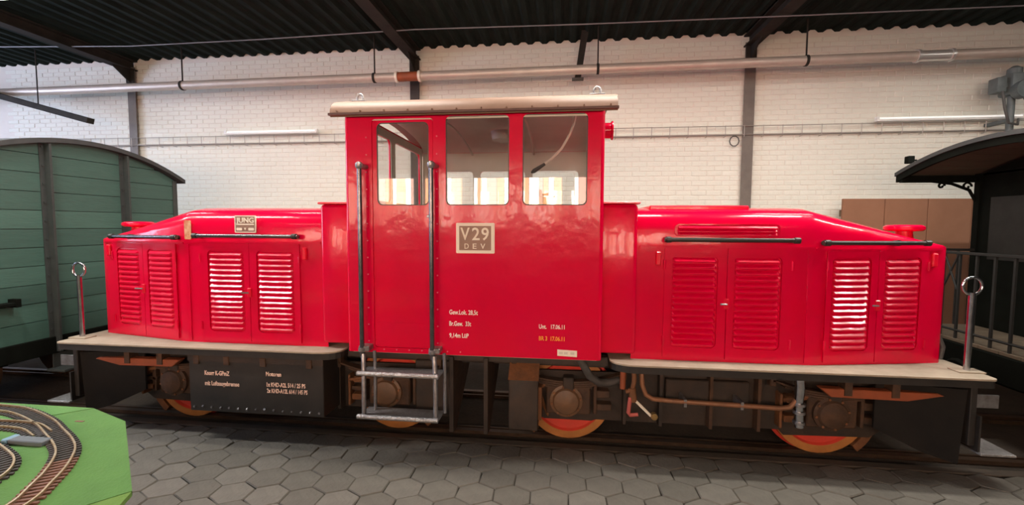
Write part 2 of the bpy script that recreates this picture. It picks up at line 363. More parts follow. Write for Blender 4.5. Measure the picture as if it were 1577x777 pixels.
# overhead wire
tag(tube('overhead_wire', [(-12.9, 1.8, 5.2), (-8.9, 1.8, 5.17), (-6.4, 1.8, 5.08), (-4.05, 1.8, 5.09), (-1.47, 1.8, 5.13), (1.1, 1.8, 5.09), (4.2, 1.8, 5.07), (8, 1.8, 5.06), (12.9, 1.8, 5.1)], .009, mat('wire_grey', (.22, .22, .24), .5), None, 6), 'thin grey wire slung below the corrugated roof', 'wire')
# cable tray
tr = empty('cable_tray', (0, YB-.09, 3.72), 'thin wire cable tray running along the white brick wall', 'cable tray')
TM = mat('tray_wire', (.42, .38, .35), .5, .4)
for k, (yy, zz) in enumerate(((YB-.10, 3.80), (YB-.10, 3.66), (YB-.03, 3.66))):
    tube('tray_wire', [(-10, yy, zz+.0), (10, yy, zz)], .006, TM, tr, 5)
src = None
for i in range(66):
    x = -10+i*.3
    if src is None:
        src = MB().tube([(x, YB-.10, 3.81), (x, YB-.10, 3.63), (x, YB-.02, 3.63)], .006, 5).build('rung', TM, tr)
    else: copy_of(src, (i*.3, 0, 0), tr)
tube('cable', [(-10, YB-.06, 3.68), (-4, YB-.07, 3.67), (2, YB-.06, 3.675), (10, YB-.07, 3.67)], .008, mat('cable_grey', (.6, .54, .48), .6), tr, 6)
for x0, x1, lab in ((-5.57, -3.71, 'white wall strip light on the tray left of the cab'), (5.78, 7.9, 'long white wall strip light above the dark carriage roof')):
    f = empty('wall_light', (x0, YB-.15, 3.84), lab, 'light')
    box('housing', x0, x1, YB-.17, YB-.10, 3.815, 3.85, LAMPW, f, .006, 1)
    tube('tube', [(x0+.03, YB-.135, 3.868), (x1-.03, YB-.135, 3.868)], .016, TUBEW, f, 8)
    for x in (x0, x1-.04): box('end_cap', x, x+.04, YB-.165, YB-.105, 3.85, 3.893, LAMPW, f)
# cable loop next to right column
tag(tube('cable_loop', [(3.66+.075*math.cos(q/10*2*PI), YB-.06, 3.56+.085*math.sin(q/10*2*PI)) for q in range(11)], .009, RUBBER, None, 6), 'small coil of dark cable hung beside the right wall column', 'cable')
# brown board panel at the right
bp = empty('board_screen', (6.5, 2.7, -.05), 'brown board screen standing before the wall at right', 'screen')
for k in range(5): box('panel', 5.25+k*.62, 5.25+k*.62+.612, 2.66, 2.70, -.05, 2.58, BROWNP, bp, .004, 1)
box('frame_rail', 5.25, 8.35, 2.70, 2.75, 2.3, 2.4, TABLEW, bp)
# wall machine (drive on post)
mp = empty('winch_motor', (7.48, 2.7, 3.3), 'grey electric winch motor on a post above the dark carriage', 'motor')
tube('post', [(7.48, 2.6, 3.1), (7.48, 2.6, 4.2)], .045, MGREY, mp, 10)
box('motor_body', 7.38, 7.62, 2.48, 2.72, 4.10, 4.42, MGREY, mp, .03)
tube('drum', [(7.5, 2.40, 4.16), (7.5, 2.52, 4.16)], .13, MGREY, mp, 16)
tube('end_bell', [(7.5, 2.6, 4.40), (7.5, 2.6, 4.50), (7.5, 2.6, 4.54)], [.09, .085, .03], MGREY, mp, 12)
box('terminal_box', 7.20, 7.33, 2.5, 2.66, 4.14, 4.36, MGREY, mp, .015)
box('arm', 7.30, 7.40, 2.55, 2.61, 4.22, 4.28, MGREY, mp)
tube('cable', [(7.27, 2.5, 4.15), (7.28, 2.46, 3.9), (7.36, 2.48, 3.68), (7.50, 2.5, 3.66), (7.52, 2.52, 3.75)], .018, RUBBER, mp, 6)
tube('stay', [(7.62, 2.6, 4.15), (7.95, 2.7, 3.7)], .02, MGREY, mp, 6)
for z in (3.35, 3.72): box('wall_bracket', 7.44, 7.52, 2.6, YB-.015, z, z+.05, MGREY, mp)

# ================================================================== RAILWAY TRACK
trk = empty('railway_track', (0, 0, 0), 'flush rusty steel rails under the locomotive', 'track')
for y in (-.535, .535):
    MB().prism([(y-.033, 0), (y+.033, 0), (y+.033, -.035), (y+.012, -.05), (y+.012, -.12), (y-.012, -.12), (y-.012, -.05), (y-.033, -.035)], 'x', -12.8, 12.8).build('rail', RAILT, trk)
    g = y+(.10 if y < 0 else -.10)
    box('guard_rail', -12.8, 12.8, g-.012, g+.012, -.1, -.012, RAILT, trk)
box('kerb_strip', -12.8, 12.8, -.80, -.70, -.12, -.008, mat('kerb_dark', (.05, .04, .03), .8, 0, (.075, .058, .042), 5, 1, .2, 20), trk, .006, 1)

# ================================================================== LOCOMOTIVE
loco = empty('diesel_locomotive', (0, 0, 0), 'glossy red centre cab diesel locomotive with louvred hoods and grey decks', 'locomotive')
L = loco
ZD, HWD, YCAB = .942, .95, 1.10
def hw(x):
    x = abs(x); return HWD if x < 2.95 else HWD-(x-2.95)*(.22/1.17)
def side(sg, proud=0):            # mapping on the near hood side
    return lambda u, v, t: (sg*u, -(hw(u)+proud)+t, v)
cabf = lambda proud=0: (lambda u, v, t: (u, -YCAB-proud+t, v))
def lathe_y(name, x, z, prof, m, parent, n=24, caps=True):
    """prof: list of (y, r) revolved round an axis along Y"""
    b = MB(); N = len(prof)
    for y, r in prof:
        for k in range(n): q = 2*PI*k/n; b.v.append((x+r*math.cos(q), y, z+r*math.sin(q)))
    for i in range(N-1):
        for k in range(n): b.f.append((i*n+k, i*n+(k+1) % n, (i+1)*n+(k+1) % n, (i+1)*n+k))
    if caps: b.f.append(tuple(range(n-1, -1, -1))); b.f.append(tuple((N-1)*n+k for k in range(n)))
    return b.build(name, m, parent, 35)
def lathe_z(name, x, y, prof, m, parent, n=20):
    b = MB(); N = len(prof)
    for z, r in prof:
        for k in range(n): q = 2*PI*k/n; b.v.append((x+r*math.cos(q), y+r*math.sin(q), z))
    for i in range(N-1):
        for k in range(n): b.f.append((i*n+k, i*n+(k+1) % n, (i+1)*n+(k+1) % n, (i+1)*n+k))
    b.f.append(tuple(range(n-1, -1, -1))); b.f.append(tuple((N-1)*n+k for k in range(n)))
    return b.build(name, m, parent, 40)
# decks
for sg in (-1, 1):
    def outl(i):
        pts = []
        x0, x1, y = 1.25+i, 4.25-i, 1.15-i
        for cx, cy, a, r in ((x1-.05, -y+.05, 270, .05), (x1-.05, y-.05, 0, .05), (x0+.22, y-.14, 90, .0), (x0+.22, -y+.14, 180, .0)):
            for k in range(6):
                q = math.radians(a+18*k)
                if r: pts.append((cx+r*math.cos(q), cy+r*math.sin(q)))
                else: pts.append((cx+.22*math.cos(q), cy+.14*math.sin(q)))
        return [(sg*x, yy) for x, yy in pts]
    MB().prism(outl(0), 'z', ZD-.014, ZD).build('deck_plate', DECK, L)
    MB().prism(outl(.006), 'z', ZD-.075, ZD-.014).build('deck_edge', BLK, L)
# hoods
prof = [(0, .942), (0, 1.5), (0, 1.955), (.004, 2.10), (.02, 2.18), (.055, 2.235), (.12, 2.27), (.25, 2.295), (.5, 2.31)]
for sg in (-1, 1):
    b = MB()
    secs = [(1.44, HWD, 1), (2.0, HWD, 1), (2.5, HWD, 1), (2.93, HWD, 1), (2.97, hw(2.97), .985), (3.4, hw(3.4), .66), (3.8, hw(3.8), .345), (4.06, hw(4.06), .15), (4.12, hw(4.12), .10), (4.15, hw(4.15)-.02, .06), (4.165, hw(4.15)-.06, .03)]
    npf = len(prof)*2
    for x, h_, k in secs:
        row = []
        for inset, z in prof:
            zz = z if z <= 1.955 else 1.955+(z-1.955)*k
            row.append((sg*x, -(h_-inset), zz))
        row += [(p[0], -p[1], p[2]) for p in reversed(row)]
        b.v += row
    for i in range(len(secs)-1):
        for j in range(npf-1):
            b.f.append((i*npf+j, i*npf+j+1, (i+1)*npf+j+1, (i+1)*npf+j))
    e = (len(secs)-1)*npf
    b.f.append(tuple(e+j for j in range(npf)))
    b.build('engine_hood', RED, L, 32)
    # transition box beside the cab
    MB().box(min(sg*1.12, sg*1.475), max(sg*1.12, sg*1.475), -1.0, 1.0, .99, 2.325).build('cab_side_box', RED, L, None, .035, 3)
    MB().box(min(sg*1.16, sg*1.49), max(sg*1.16, sg*1.49), -1.015, 1.015, 2.325, 2.345).build('box_lid', RED2, L, None, .006, 1)
    # seam strip under the handrail and joint strips
    plate('seam_strip', [(1.50, 1.948), (2.94, 1.948), (2.94, 1.966), (1.50, 1.966)], [], .012, side(sg, .012), RED, L)
    plate('seam_strip', [(2.96, 1.935), (4.10, 1.935), (4.10, 1.953), (2.96, 1.953)], [], .012, side(sg, .012), RED, L)
    plate('joint_strip', [(2.90, .96), (2.93, .96), (2.93, 1.93), (2.90, 1.93)], [], .008, side(sg, .008), RED, L)
    # louvred doors
    for x0, x1, lx0, lx1, z1 in ((1.715, 2.238, 1.775, 2.165, 1.945), (2.246, 2.77, 2.30, 2.69, 1.945), (3.06, 3.515, 3.105, 3.455, 1.93), (3.523, 3.965, 3.575, 3.905, 1.93)):
        dr = plate('louvre_door', rr(x0, x1, .965, z1, .008, 2), [rr(lx0, lx1, 1.065, 1.875, .045, 4)], .016, side(sg, .016), RED, L)
        src = None
        for k in range(15):
            z = 1.083+k*.0525
            if src is None:
                m = MB(); e = .012
                for (u, sh) in ((lx0+.012, 1), (lx0+.03, 0), (lx1-.03, 0), (lx1-.012, 1)):
                    for t, v in ((0, .042), (-.026, .012), (-.023, .0), (0, .004)):
                        tt = t*(.35 if sh else 1)
                        m.v.append(side(sg)(u, z+v, tt-.001))
                for i in range(3):
                    for j in range(4): m.f.append((i*4+j, i*4+(j+1) % 4, (i+1)*4+(j+1) % 4, (i+1)*4+j))
                m.f.append((3, 2, 1, 0)); m.f.append((12, 13, 14, 15))
                src = m.build('louvre_slat', RED, dr)
            else: copy_of(src, (0, 0, .0525*k), dr)
        # hinges on the outer edges
        hx = x0 if lx0 in (1.775, 3.105) else x1
        for z in (1.12, 1.80):
            p = Vector(side(sg, .018)(hx, z, 0)); tube('hinge', [p+Vector((0, 0, -.04)), p+Vector((0, 0, .04))], .010, RED, dr, 6)
    # latches in the middle of each pair
    for xm in (2.242, 3.519):
        p = Vector(side(sg, .03)(xm, 1.46, 0))
        lt = box('door_latch', p.x-.02, p.x+.02, p.y, p.y+.03, p.z-.045, p.z+.045, RED2, L, .005, 1)
        tube('latch_lever', [(p.x, p.y-.005, p.z), (p.x-.06, p.y-.03, p.z+.004)], .008, STEEL, lt, 6)
    # lifting lugs near the hood ends
    for xx in (1.66, 4.02):
        p = Vector(side(sg, .0)(xx, 1.86, 0)); MB().box(p.x-.022, p.x+.022, p.y-.028, p.y+.004, p.z-.07, p.z+.05).build('door_stop', RED2, L, None, .008, 1)
    # hood handrails
    for x0, x1 in ((1.70, 2.80), (2.99, 3.93)):
        z = 2.018 if x0 < 2 else 2.0
        off = .055
        pts = [(sg*x, -(hw(x)+off), z) for x in (x0, (x0+x1)/2, x1)]
        hr = tube('handrail', pts, .019, RAILM if sg < 0 else BLK, L, 10)
        for x in (x0+.035, (x1-.035 if x0 < 2 else x1-.28)):
            tube('rail_bracket', [(sg*x, -(hw(x)+off+.005), z), (sg*x, -(hw(x)-.03 if x0 < 2 else hw(x)-.09), z-.004)], [.026, .017], BLK, hr, 8)
        for x in (x0+.035, x1-.02):
            tube('rail_collar', [(sg*(x-.02), -(hw(x)+off), z), (sg*(x+.02), -(hw(x)+off), z)], .027, BLK, hr, 10)
    # filler cap on the nose
    fc = lathe_z('filler_cap', sg*3.98, -.45, [(2.095, .06), (2.10, .135), (2.115, .152), (2.14, .152), (2.155, .13), (2.158, .03)], RED, L, 24)
    lathe_z('filler_neck', sg*3.98, -.45, [(1.97, .095), (2.05, .07), (2.10, .065)], RED2, fc, 16)
    # eye posts on the deck corners
    px, py = sg*4.17, -.95
    ep = tube('eye_post', [(px, py, ZD+.01), (px, py, 1.60)], .023, CHROME, L, 12)
    box('base_plate', px-.10, px+.10, py-.06, py+.06, ZD, ZD+.012, DECK, ep, .003, 1)
    tube('eye_ring', [(px+.072*math.cos(q*PI/10), py, 1.655+.072*math.sin(q*PI/10)) for q in range(21)], .012, CHROME, ep, 8)
# hatch lid and top grille on the right hood
MB().box(1.62, 2.50, -.72, .72, 2.28, 2.325).build('hood_hatch', RED, L, None, .01, 1)
gr = plate('top_grille', rr(1.795, 2.665, 2.045, 2.155, .04, 4), [rr(1.815, 2.645, 2.055, 2.145, .032, 4)], .010, side(1, .010), RED, L)
for k in range(3):
    z = 2.058+k*.030
    MB().prism([(-(HWD+.002), z), (-(HWD+.026), z+.003), (-(HWD+.0), z+.027)], 'x', 1.825, 2.635).build('louvre_slat', RED, gr)
# worn patch strip on left hood
plate('worn_strip', rr(2.865, 2.935, 1.98, 2.17, .008, 1), [], .008, side(-1, .010), mat('worn_cream_paint', (.75, .52, .30), .6, 0, (.55, .14, .05), 22, .6), L)
# maker's plate
mk = plate('maker_plate', rr(-2.385, -2.160, 2.05, 2.218, .006, 1), [], .010, lambda u, v, t: (u, -HWD-.012+t, v), CREAM, L)
plate('plate_field', rr(-2.375, -2.170, 2.06, 2.209, .004, 1), [], .004, lambda u, v, t: (u, -HWD-.0135+t, v), PLATEB, mk)
tf = lambda u, v, t: (u, -HWD-.0165+t, v)
text('lettering', 'JUNG', -2.366, 2.148, tf, CREAM, mk, .048, .187, bold=.025)
plate('raised_line', rr(-2.366, -2.178, 2.126, 2.138, .002, 1), [], .003, tf, CREAM, mk)
for a in (-2.364, -2.238): plate('stamp_field', rr(a, a+.058, 2.072, 2.098, .006, 2), [], .003, tf, CREAM, mk)
plate('maker_mark', [(-2.283, 2.098), (-2.262, 2.098), (-2.2725, 2.074)], [], .003, tf, CREAM, mk)

# ---- cab
WIN = [(-.86, -.375, 2.31, 3.05), (-.22, .348, 2.31, 3.095), (.466, 1.025, 2.31, 3.095)]
plate('cab_side_wall', [(-1.13, .955), (1.13, .955), (1.13, 3.125), (-1.13, 3.125)],
      [rr(-.905, -.335, 1.0, 3.082, .03, 3)]+[rr(a, b, c, d, .045, 4) for a, b, c, d in WIN[1:]], .03, cabf(), RED, L)
dr = plate('cab_door', rr(-.900, -.340, 1.005, 3.077, .03, 3), [rr(*WIN[0], .05, 4)], .028, cabf(-.006), RED, L)
plate('kick_plate', rr(-.885, -.355, 1.015, 1.235, .006, 1), [], .006, cabf(-.001), RED, dr)
text_m = None
box('door_handle', -.385, -.350, -YCAB-.035, -YCAB+.006, 2.20, 2.225, STEEL, dr, .004, 1)
plate('near_lining', [(-1.12, .99), (1.12, .99), (1.12, 3.115), (-1.12, 3.115)], [rr(a-.015, b+.015, c-.015, min(d+.01, 3.105), .05, 4) for a, b, c, d in WIN], .006, cabf(-.034), LINING, L)
for a, b, c, d in WIN:
    plate('window_pane', rr(a-.012, b+.012, c-.012, d+.012, .05, 4), [], .005, cabf(-.016), GLASS, L)
    plate('window_seal', rr(a-.002, b+.002, c-.002, d+.002, .047, 4), [rr(a+.009, b-.009, c+.009, d-.009, .040, 4)], .006, cabf(-.008), BLK, L)
for sg in (-1, 1):
    tube('corner_post', [(sg*1.13, -1.06, .955), (sg*1.13, -1.06, 3.125)], .0395, RED, L, 16)
    plate('cab_end_wall', [(-1.06, .955), (1.06, .955), (1.06, 3.2), (-1.06, 3.2)], [rr(-.98, -.06, 2.39, 3.09, .05, 4), rr(.06, .98, 2.39, 3.09, .05, 4)], .025, lambda u, v, t, s=sg: (s*(1.168-t), u, v), RED, L)
    plate('end_lining', [(-1.05, .99), (1.05, .99), (1.05, 3.18), (-1.05, 3.18)], [rr(-.98, -.06, 2.39, 3.09, .05, 4), rr(.06, .98, 2.39, 3.09, .05, 4)], .008, lambda u, v, t, s=sg: (s*(1.143-t), u, v), LINING, L)
    for y0 in (-.98, .06):
        plate('window_pane', rr(y0-.01, y0+.93, 2.38, 3.10, .05, 4), [], .005, lambda u, v, t, s=sg: (s*(1.160-t), u, v), GLASS, L)
FW = [(-1.0, -.42), (-.32, .30), (.40, 1.02)]
plate('cab_far_wall', [(-1.13, .955), (1.13, .955), (1.13, 3.125), (-1.13, 3.125)], [rr(a, b, 2.31, 2.87, .05, 4) for a, b in FW], .025, lambda u, v, t: (u, YCAB-t, v), RED, L)
plate('far_lining', [(-1.13, .99), (1.13, .99), (1.13, 3.12), (-1.13, 3.12)], [rr(a, b, 2.31, 2.87, .05, 4) for a, b in FW], .008, lambda u, v, t: (u, YCAB-.026-t, v), LINING, L)
for a, b in FW: plate('window_pane', rr(a-.01, b+.01, 2.30, 2.88, .05, 4), [], .005, lambda u, v, t: (u, YCAB-.012-t, v), GLASS, L)
for y in (-1.045, 1.02): box('window_ledge', -1.12, 1.12, y-.02 if y < 0 else y-.02, y+.03, 2.255, 2.285, LINING, L)
box('cab_floor', -1.13, 1.13, -1.06, 1.06, .94, .985, mat('cab_lino', (.32, .31, .26), .6, 0, (.25, .24, .2), 5, 1), L)
# cab fittings seen through the glass
cs = box('control_desk', .30, 1.08, -.30, .55, .985, 2.12, LINING, L, .02)
bv = lathe_z('brake_valve', .60, -.78, [(2.0, .035), (2.25, .035), (2.26, .06), (2.33, .07), (2.40, .06), (2.41, .03), (2.46, .022), (2.47, .01)], BRASS, L, 14)
tube('valve_handle', [(.60, -.78, 2.42), (.70, -.80, 2.43), (.74, -.80, 2.40)], .012, BRASS, bv, 6)
tube('valve_pipe', [(.60, -.78, 2.05), (.60, -.78, 1.0)], .02, BRASS, bv, 8)
tube('valve_flange', [(.55, -.83, 2.30), (.50, -.85, 2.30)], .03, BRASS, bv, 8)
seat = box('driver_seat', -.55, -.1, .3, .75, 1.45, 1.55, BLK, L, .03)
box('seat_back', -.55, -.1, .72, .80, 1.55, 2.15, BLK, seat, .03); tube('seat_pedestal', [(-.32, .52, .985), (-.32, .52, 1.46)], .04, BLK, seat)
tube('lamp_cord', [(.93, -.6, 3.21), (.915, -.6, 3.12), (.88, -.6, 3.02), (.80, -.6, 2.88), (.70, -.6, 2.78), (.60, -.6, 2.71), (.53, -.6, 2.668)], .012, WHITEC, L, 8)
tube('cord_plug', [(.64, -.6, 2.735), (.53, -.6, 2.665), (.505, -.6, 2.65)], [.014, .022, .008], RUBBER, L, 8)
# curved interior ceiling ribs
for x in (-.42, .42):
    MB().tube([(x, -1.03+k*.206, 3.09+.13*(1-((k-5)/5)**2)) for k in range(11)], .016, 6).build('ceiling_rib', LINING, L, 50)
lathe_z('ceiling_lamp', .12, .2, [(3.10, .05), (3.12, .13), (3.22, .15), (3.23, .05)], LINING, L, 16)
# roof
rp = [(-1.165, 3.115), (-1.155, 3.165), (-1.125, 3.212), (-1.06, 3.252), (-.95, 3.285), (-.75, 3.32), (-.4, 3.355), (0, 3.365)]
rp = rp+[(-y, z) for y, z in reversed(rp[:-1])]
inner = [(y*.985, z-.02) for y, z in rp]
roof = MB().prism(rp+inner[::-1], 'x', -1.265, 1.265).build('cab_roof', ROOFM, L, 30)
mesh('roof_lining', [(x, y*.94, z-.045) for x in (-1.13, 1.13) for y, z in rp], [(i, i+1, len(rp)+i+1, len(rp)+i) for i in range(len(rp)-1)], LINING, L, 40)
box('drip_rail', -1.27, 1.27, -1.185, -1.160, 3.105, 3.125, mat('drip_rail_brown', (.12, .06, .05), .6), L)
bb = MB()
for k in range(12): bb.box(-1.2+k*.218, -1.188+k*.218, -1.175, -1.155, 3.135, 3.147)
tag(bb.build('roof_rivets', ROOFM, roof), kind='stuff')
for x, y in ((-1.17, -.75), (1.12, -.75)):
    hk = box('roof_eye', x-.07, x+.07, y-.04, y+.04, 3.31, 3.345, STEEL, L, .004, 1)
    tube('eye_ring', [(x+.030*math.cos(q*PI/8), y, 3.37+.040*math.sin(q*PI/8)) for q in range(-3, 12)], .011, STEEL, hk, 8)
hn = MB().tube([(1.165, -.80, 3.0), (1.24, -.80, 3.0), (1.25, -.80, 3.0), (1.262, -.80, 3.0)], [.07, .07, .085, .085], 18).build('marker_lamp', RED, L, 40)
# cab rivets
rv = MB()
for x in (-.955, -.30):
    for k in range(13): z = 1.06+k*.155; rv.tube([(x, -YCAB-.006, z), (x, -YCAB+.002, z)], .007, 5)
for k in range(9): rv.tube([(-1.05+k*.12, -YCAB-.006, .985), (-1.05+k*.12, -YCAB+.002, .985)], .007, 5)
tag(rv.build('rivets', mat('rivet_pink', (.7, .15, .2), .4), L), kind='stuff')
# vertical handrails at the door
for x in (-.985, -.328):
    hr = tube('handrail', [(x, -YCAB-.085, .93), (x, -YCAB-.085, 2.66)], .021, RAILM, L, 12)
    tube('rail_bracket', [(x, -YCAB-.09, 2.655), (x+.03, -YCAB+.003, 2.655)], [.03, .02], STEEL, hr, 10)
    lathe_z('rail_knob', x, -YCAB-.085, [(2.63, .024), (2.645, .034), (2.675, .034), (2.69, .02)], STEEL, hr, 12)
    box('lower_clamp', x-.03, x+.07, -YCAB-.095, -YCAB+.002, .985, 1.035, STEEL, hr, .006, 1)
    lathe_z('clamp_bolt', x, -YCAB-.085, [(.975, .02), (.985, .034), (1.015, .034), (1.02, .02)], STEEL, hr, 10)
# step ladder
st = box('step_ladder', -.98, -.25, -1.30, -1.07, .405, .42, GALV, L); st.name = 'step_tread'
tube('tread_lip', [(-.985, -1.30, .425), (-.245, -1.30, .425)], .022, GALV, st, 8)
st2 = box('step_tread', -.985, -.25, -1.28, -1.07, .79, .805, GALV, L)
tube('tread_lip', [(-.99, -1.28, .81), (-.245, -1.28, .81)], .022, GALV, st2, 8)
for x in (-.955, -.29):
    tube('step_stringer', [(x-.02, -1.185, .96), (x, -1.22, .80), (x+.01, -1.25, .42)], .022, STEEL, L, 8)
    tube('step_stringer', [(x+.05, -1.10, .97), (x+.055, -1.10, .80), (x+.06, -1.12, .42)], .016, STEEL, L, 8)
# number plate
npl = plate('number_plate', rr(-.123, .222, 1.885, 2.155, .006, 1), [], .014, cabf(.014), CREAM, L)
plate('plate_field', rr(-.095, .192, 1.912, 2.128, .003, 1), [], .004, cabf(.0155), PLATEB, npl)
tf = cabf(.021)
for s_, a, wd in (('V', -.083, .083), ('2', .022, .068), ('9', .106, .066)): text('lettering', s_, a, 2.004, tf, CREAM, npl, .108, wd, th=.006, bold=.012)
for s_, a, wd in (('D', -.046, .038), ('E', .028, .034), ('V', .098, .042)): text('lettering', s_, a, 1.926, tf, CREAM, npl, .046, wd, th=.006, bold=.008)
# small lettering on the cab
tf = cabf(.0025)
for s_, x, z, h_, wd, m in (('Gew.Lok. 28,5t', -.192, 1.330, .040, .262, LETW), ('Br.Gew.  33t', -.192, 1.226, .040, .200, LETW), ('9,14m LüP', -.192, 1.118, .038, .178, LETW),
                           ('Unt.   17.06.11', .621, 1.225, .036, .226, LETW), ('BR 3  17.06.11', .621, 1.119, .036, .226, LETO)):
    text('lettering', s_, x, z, tf, m, L, h_, wd, bold=.02)
sk = plate('inspection_label', [(.785, .986), (.957, .980), (.958, 1.036), (.785, 1.042)], [], .002, cabf(.002), CREAM, L)
for a in (.80, .842, .90): plate('label_print', [(a, 1.0), (a+.034, 1.0), (a+.034, 1.022), (a, 1.022)], [], .001, cabf(.0026), mat('label_grey', (.66, .62, .52), .6), sk)

# ---- underframe
box('main_frame', -4.1, 4.1, -.62, .62, .74, .87, FRAME, L)
for y in (-.93, .93): box('sole_bar', -1.24, 1.24, y-.02, y+.02, .86, .94, FRAME, L)
for sg in (-1, 1):
    hs = box('headstock', min(sg*4.16, sg*4.21), max(sg*4.16, sg*4.21), -1.02, 1.02, .34, .866, BLK, L, .006, 1)
    cp = box('coupler', min(sg*4.2, sg*4.46), max(sg*4.2, sg*4.46), -.10, .10, .52, .70, FRAME, L, .02)
    tube('coupler_head', [(sg*4.46, 0, .61), (sg*4.52, 0, .61), (sg*4.535, 0, .61)], [.10, .19, .17], FRAME, cp, 16)
    # end step treads
    tr_ = MB().box(min(sg*4.21, sg*4.47), max(sg*4.21, sg*4.47), -1.08, -.78, .285, .305).build('end_step', GALV, L, None, .004, 1)
    box('step_hanger', min(sg*4.21, sg*4.225), max(sg*4.21, sg*4.225), -1.05, -.80, .30, .60, BLK, tr_)
    lb = box('lamp_bracket', min(sg*4.21, sg*4.385), max(sg*4.21, sg*4.385), -1.0, -.985, .655, .765, STEEL, L, .003, 1)
    # guard plate (angled blade before the wheels)
    q = [(3.53, -.88, .80), (4.15, -1.0, .80), (4.11, -1.0, .165), (3.86, -.955, .235), (3.53, -.88, .39)]
    vs = [(sg*x, y, z) for x, y, z in q]+[(sg*x, y+.02, z) for x, y, z in q]; k = len(q)
    mesh('guard_plate', vs, [tuple(range(k)), tuple(range(k, 2*k))]+[(i, (i+1) % k, k+(i+1) % k, k+i) for i in range(k)], GUARD, L)
    # oxide red beam below the deck
    bmx = MB().prism([(sg*3.03, .755), (sg*3.95, .75), (sg*4.0, .73), (sg*3.72, .672), (sg*3.12, .68)], 'y', -.98, -.90).build('brake_beam', ORANGE, L, None, .006, 1)
    for x in (3.25, 3.62): box('beam_hanger', sg*x-.03, sg*x+.03, -.99, -.89, .70, .868, RUSTD, bmx)
    # bogie side frame
    fr_ = [(.42, .27), (.62, .25), (.66, .235), (1.12, .235), (1.16, .25), (2.84, .25), (2.88, .20), (3.62, .22), (3.78, .34), (3.80, .72), (3.55, .73), (.42, .72)]
    for y0 in (-.70, .67):
        plate('bogie_side_frame', [(sg*x, z) for x, z in fr_], [], .03, lambda u, v, t, y0=y0: (u, y0+t, v), FRAME, L)
    for x in (1.42, 1.75, 2.2, 2.62): box('frame_rib', sg*x-.014, sg*x+.014, -.80, -.70, .26, .80, FRAME if x < 2 else RUSTD, L)
    box('frame_box', min(sg*1.8, sg*2.55), max(sg*1.8, sg*2.55), -.76, -.70, .50, .70, FRAME, L, .008, 1)
    # wheels, axle boxes, springs
    for xw in (.89, 3.24):
        X = sg*xw; R_ = .425
        for s in (-1, 1):
            wh = lathe_y('wheel', X, R_, [(s*.47, R_+.03), (s*.498, R_+.028), (s*.503, R_), (s*.60, R_-.004), (s*.605, R_-.02), (s*.605, R_-.075), (s*.580, R_-.09), (s*.565, R_-.20), (s*.575, .13), (s*.61, .12), (s*.61, .02)], WHEEL, L, 48)
            lathe_y('wheel_tyre', X, R_, [(s*.602, R_+.001), (s*.607, R_-.002), (s*.609, R_-.02), (s*.609, R_-.07), (s*.603, R_-.075), (s*.602, R_+.001)], TYRE, wh, 48, False)
            ring = wh.children[0]
        tube('axle', [(X, -.6, R_), (X, .6, R_)], .07, FRAME, L, 12)
        ab = box('axle_box', X-.21, X+.21, -.80, -.695, .33, .64, RUSTD, L, .012, 1)
        lathe_y('bearing_cover', X-.02, .47, [(-.79, .155), (-.83, .155), (-.84, .13), (-.865, .115), (-.885, .06), (-.89, .01)], RUSTD if xw > 2 else mat('bearing_grease_%s' % sg, (.085, .055, .035), .5, 0, (.2, .1, .045), 6, 1, .2, 18), ab, 20)
        bo = MB()
        for k in range(8):
            q = 2*PI*k/8+.2; bo.tube([(X-.02+.137*math.cos(q), -.845, .47+.137*math.sin(q)), (X-.02+.137*math.cos(q), -.82, .47+.137*math.sin(q))], .012, 6)
        tag(bo.build('cover_bolts', RUST, ab), kind='stuff')
        for dx, w_, z0, z1, m in ((-.40, .13, .36, .42, RUST), (-.40, .15, .46, .50, RUSTD), (-.38, .10, .54, .60, RUST), (.27, .14, .38, .44, RUSTD), (.27, .12, .50, .57, RUSTD), (-.30, .04, .34, .62, RUSTD), (.24, .03, .34, .64, RUSTD), (-.44, .025, .30, .62, RUST)):
            box('horn_guide_block', X+dx, X+dx+w_, -.795, -.69, z0, z1, m, ab, .006, 1)
        tube('brake_pull_rod', [(X-.42, -.80, .57), (X-.24, -.81, .60), (X-.20, -.81, .63)], .018, RUST, ab, 6)
        # leaf spring
        for k in range(4):
            hl = .52-.1*k
            pl = [(X+hl*(i/5-1), .74-.02*k-.10*(1-((i/5-1)*hl/.52)**2)+.02) for i in range(11)]
            MB().prism(pl+[(x, z-.017) for x, z in reversed(pl)], 'y', -.83, -.75).build('spring_leaf', RUSTD, L)
        box('spring_buckle', X-.05, X+.05, -.845, -.735, .555, .70, FRAME, L, .008, 1)
        for d_ in (-.52, .52): box('spring_hanger', X+d_-.025, X+d_+.025, -.83, -.75, .70, .87, RUSTD, L, .006, 1)
        # brake shoe
        for d_ in ((-sg if xw < 1 else sg),):
            arc = [(X+d_*(R_+.015)*math.cos(a), R_+(R_+.015)*math.sin(a)) for a in (-.25, -.4, -.55, -.7, -.85)]; ar2 = [(X+d_*(R_+.085)*math.cos(a), R_+(R_+.085)*math.sin(a)) for a in (-.85, -.7, -.55, -.4, -.25)]
            bs = MB().prism(arc+ar2, 'y', -.62, -.53).build('brake_shoe', RUST, L)
            tube('brake_hanger', [(X+d_*(R_+.06), -.64, .30), (X+d_*(R_+.09), -.64, .72)], .02, RUST, bs, 6)
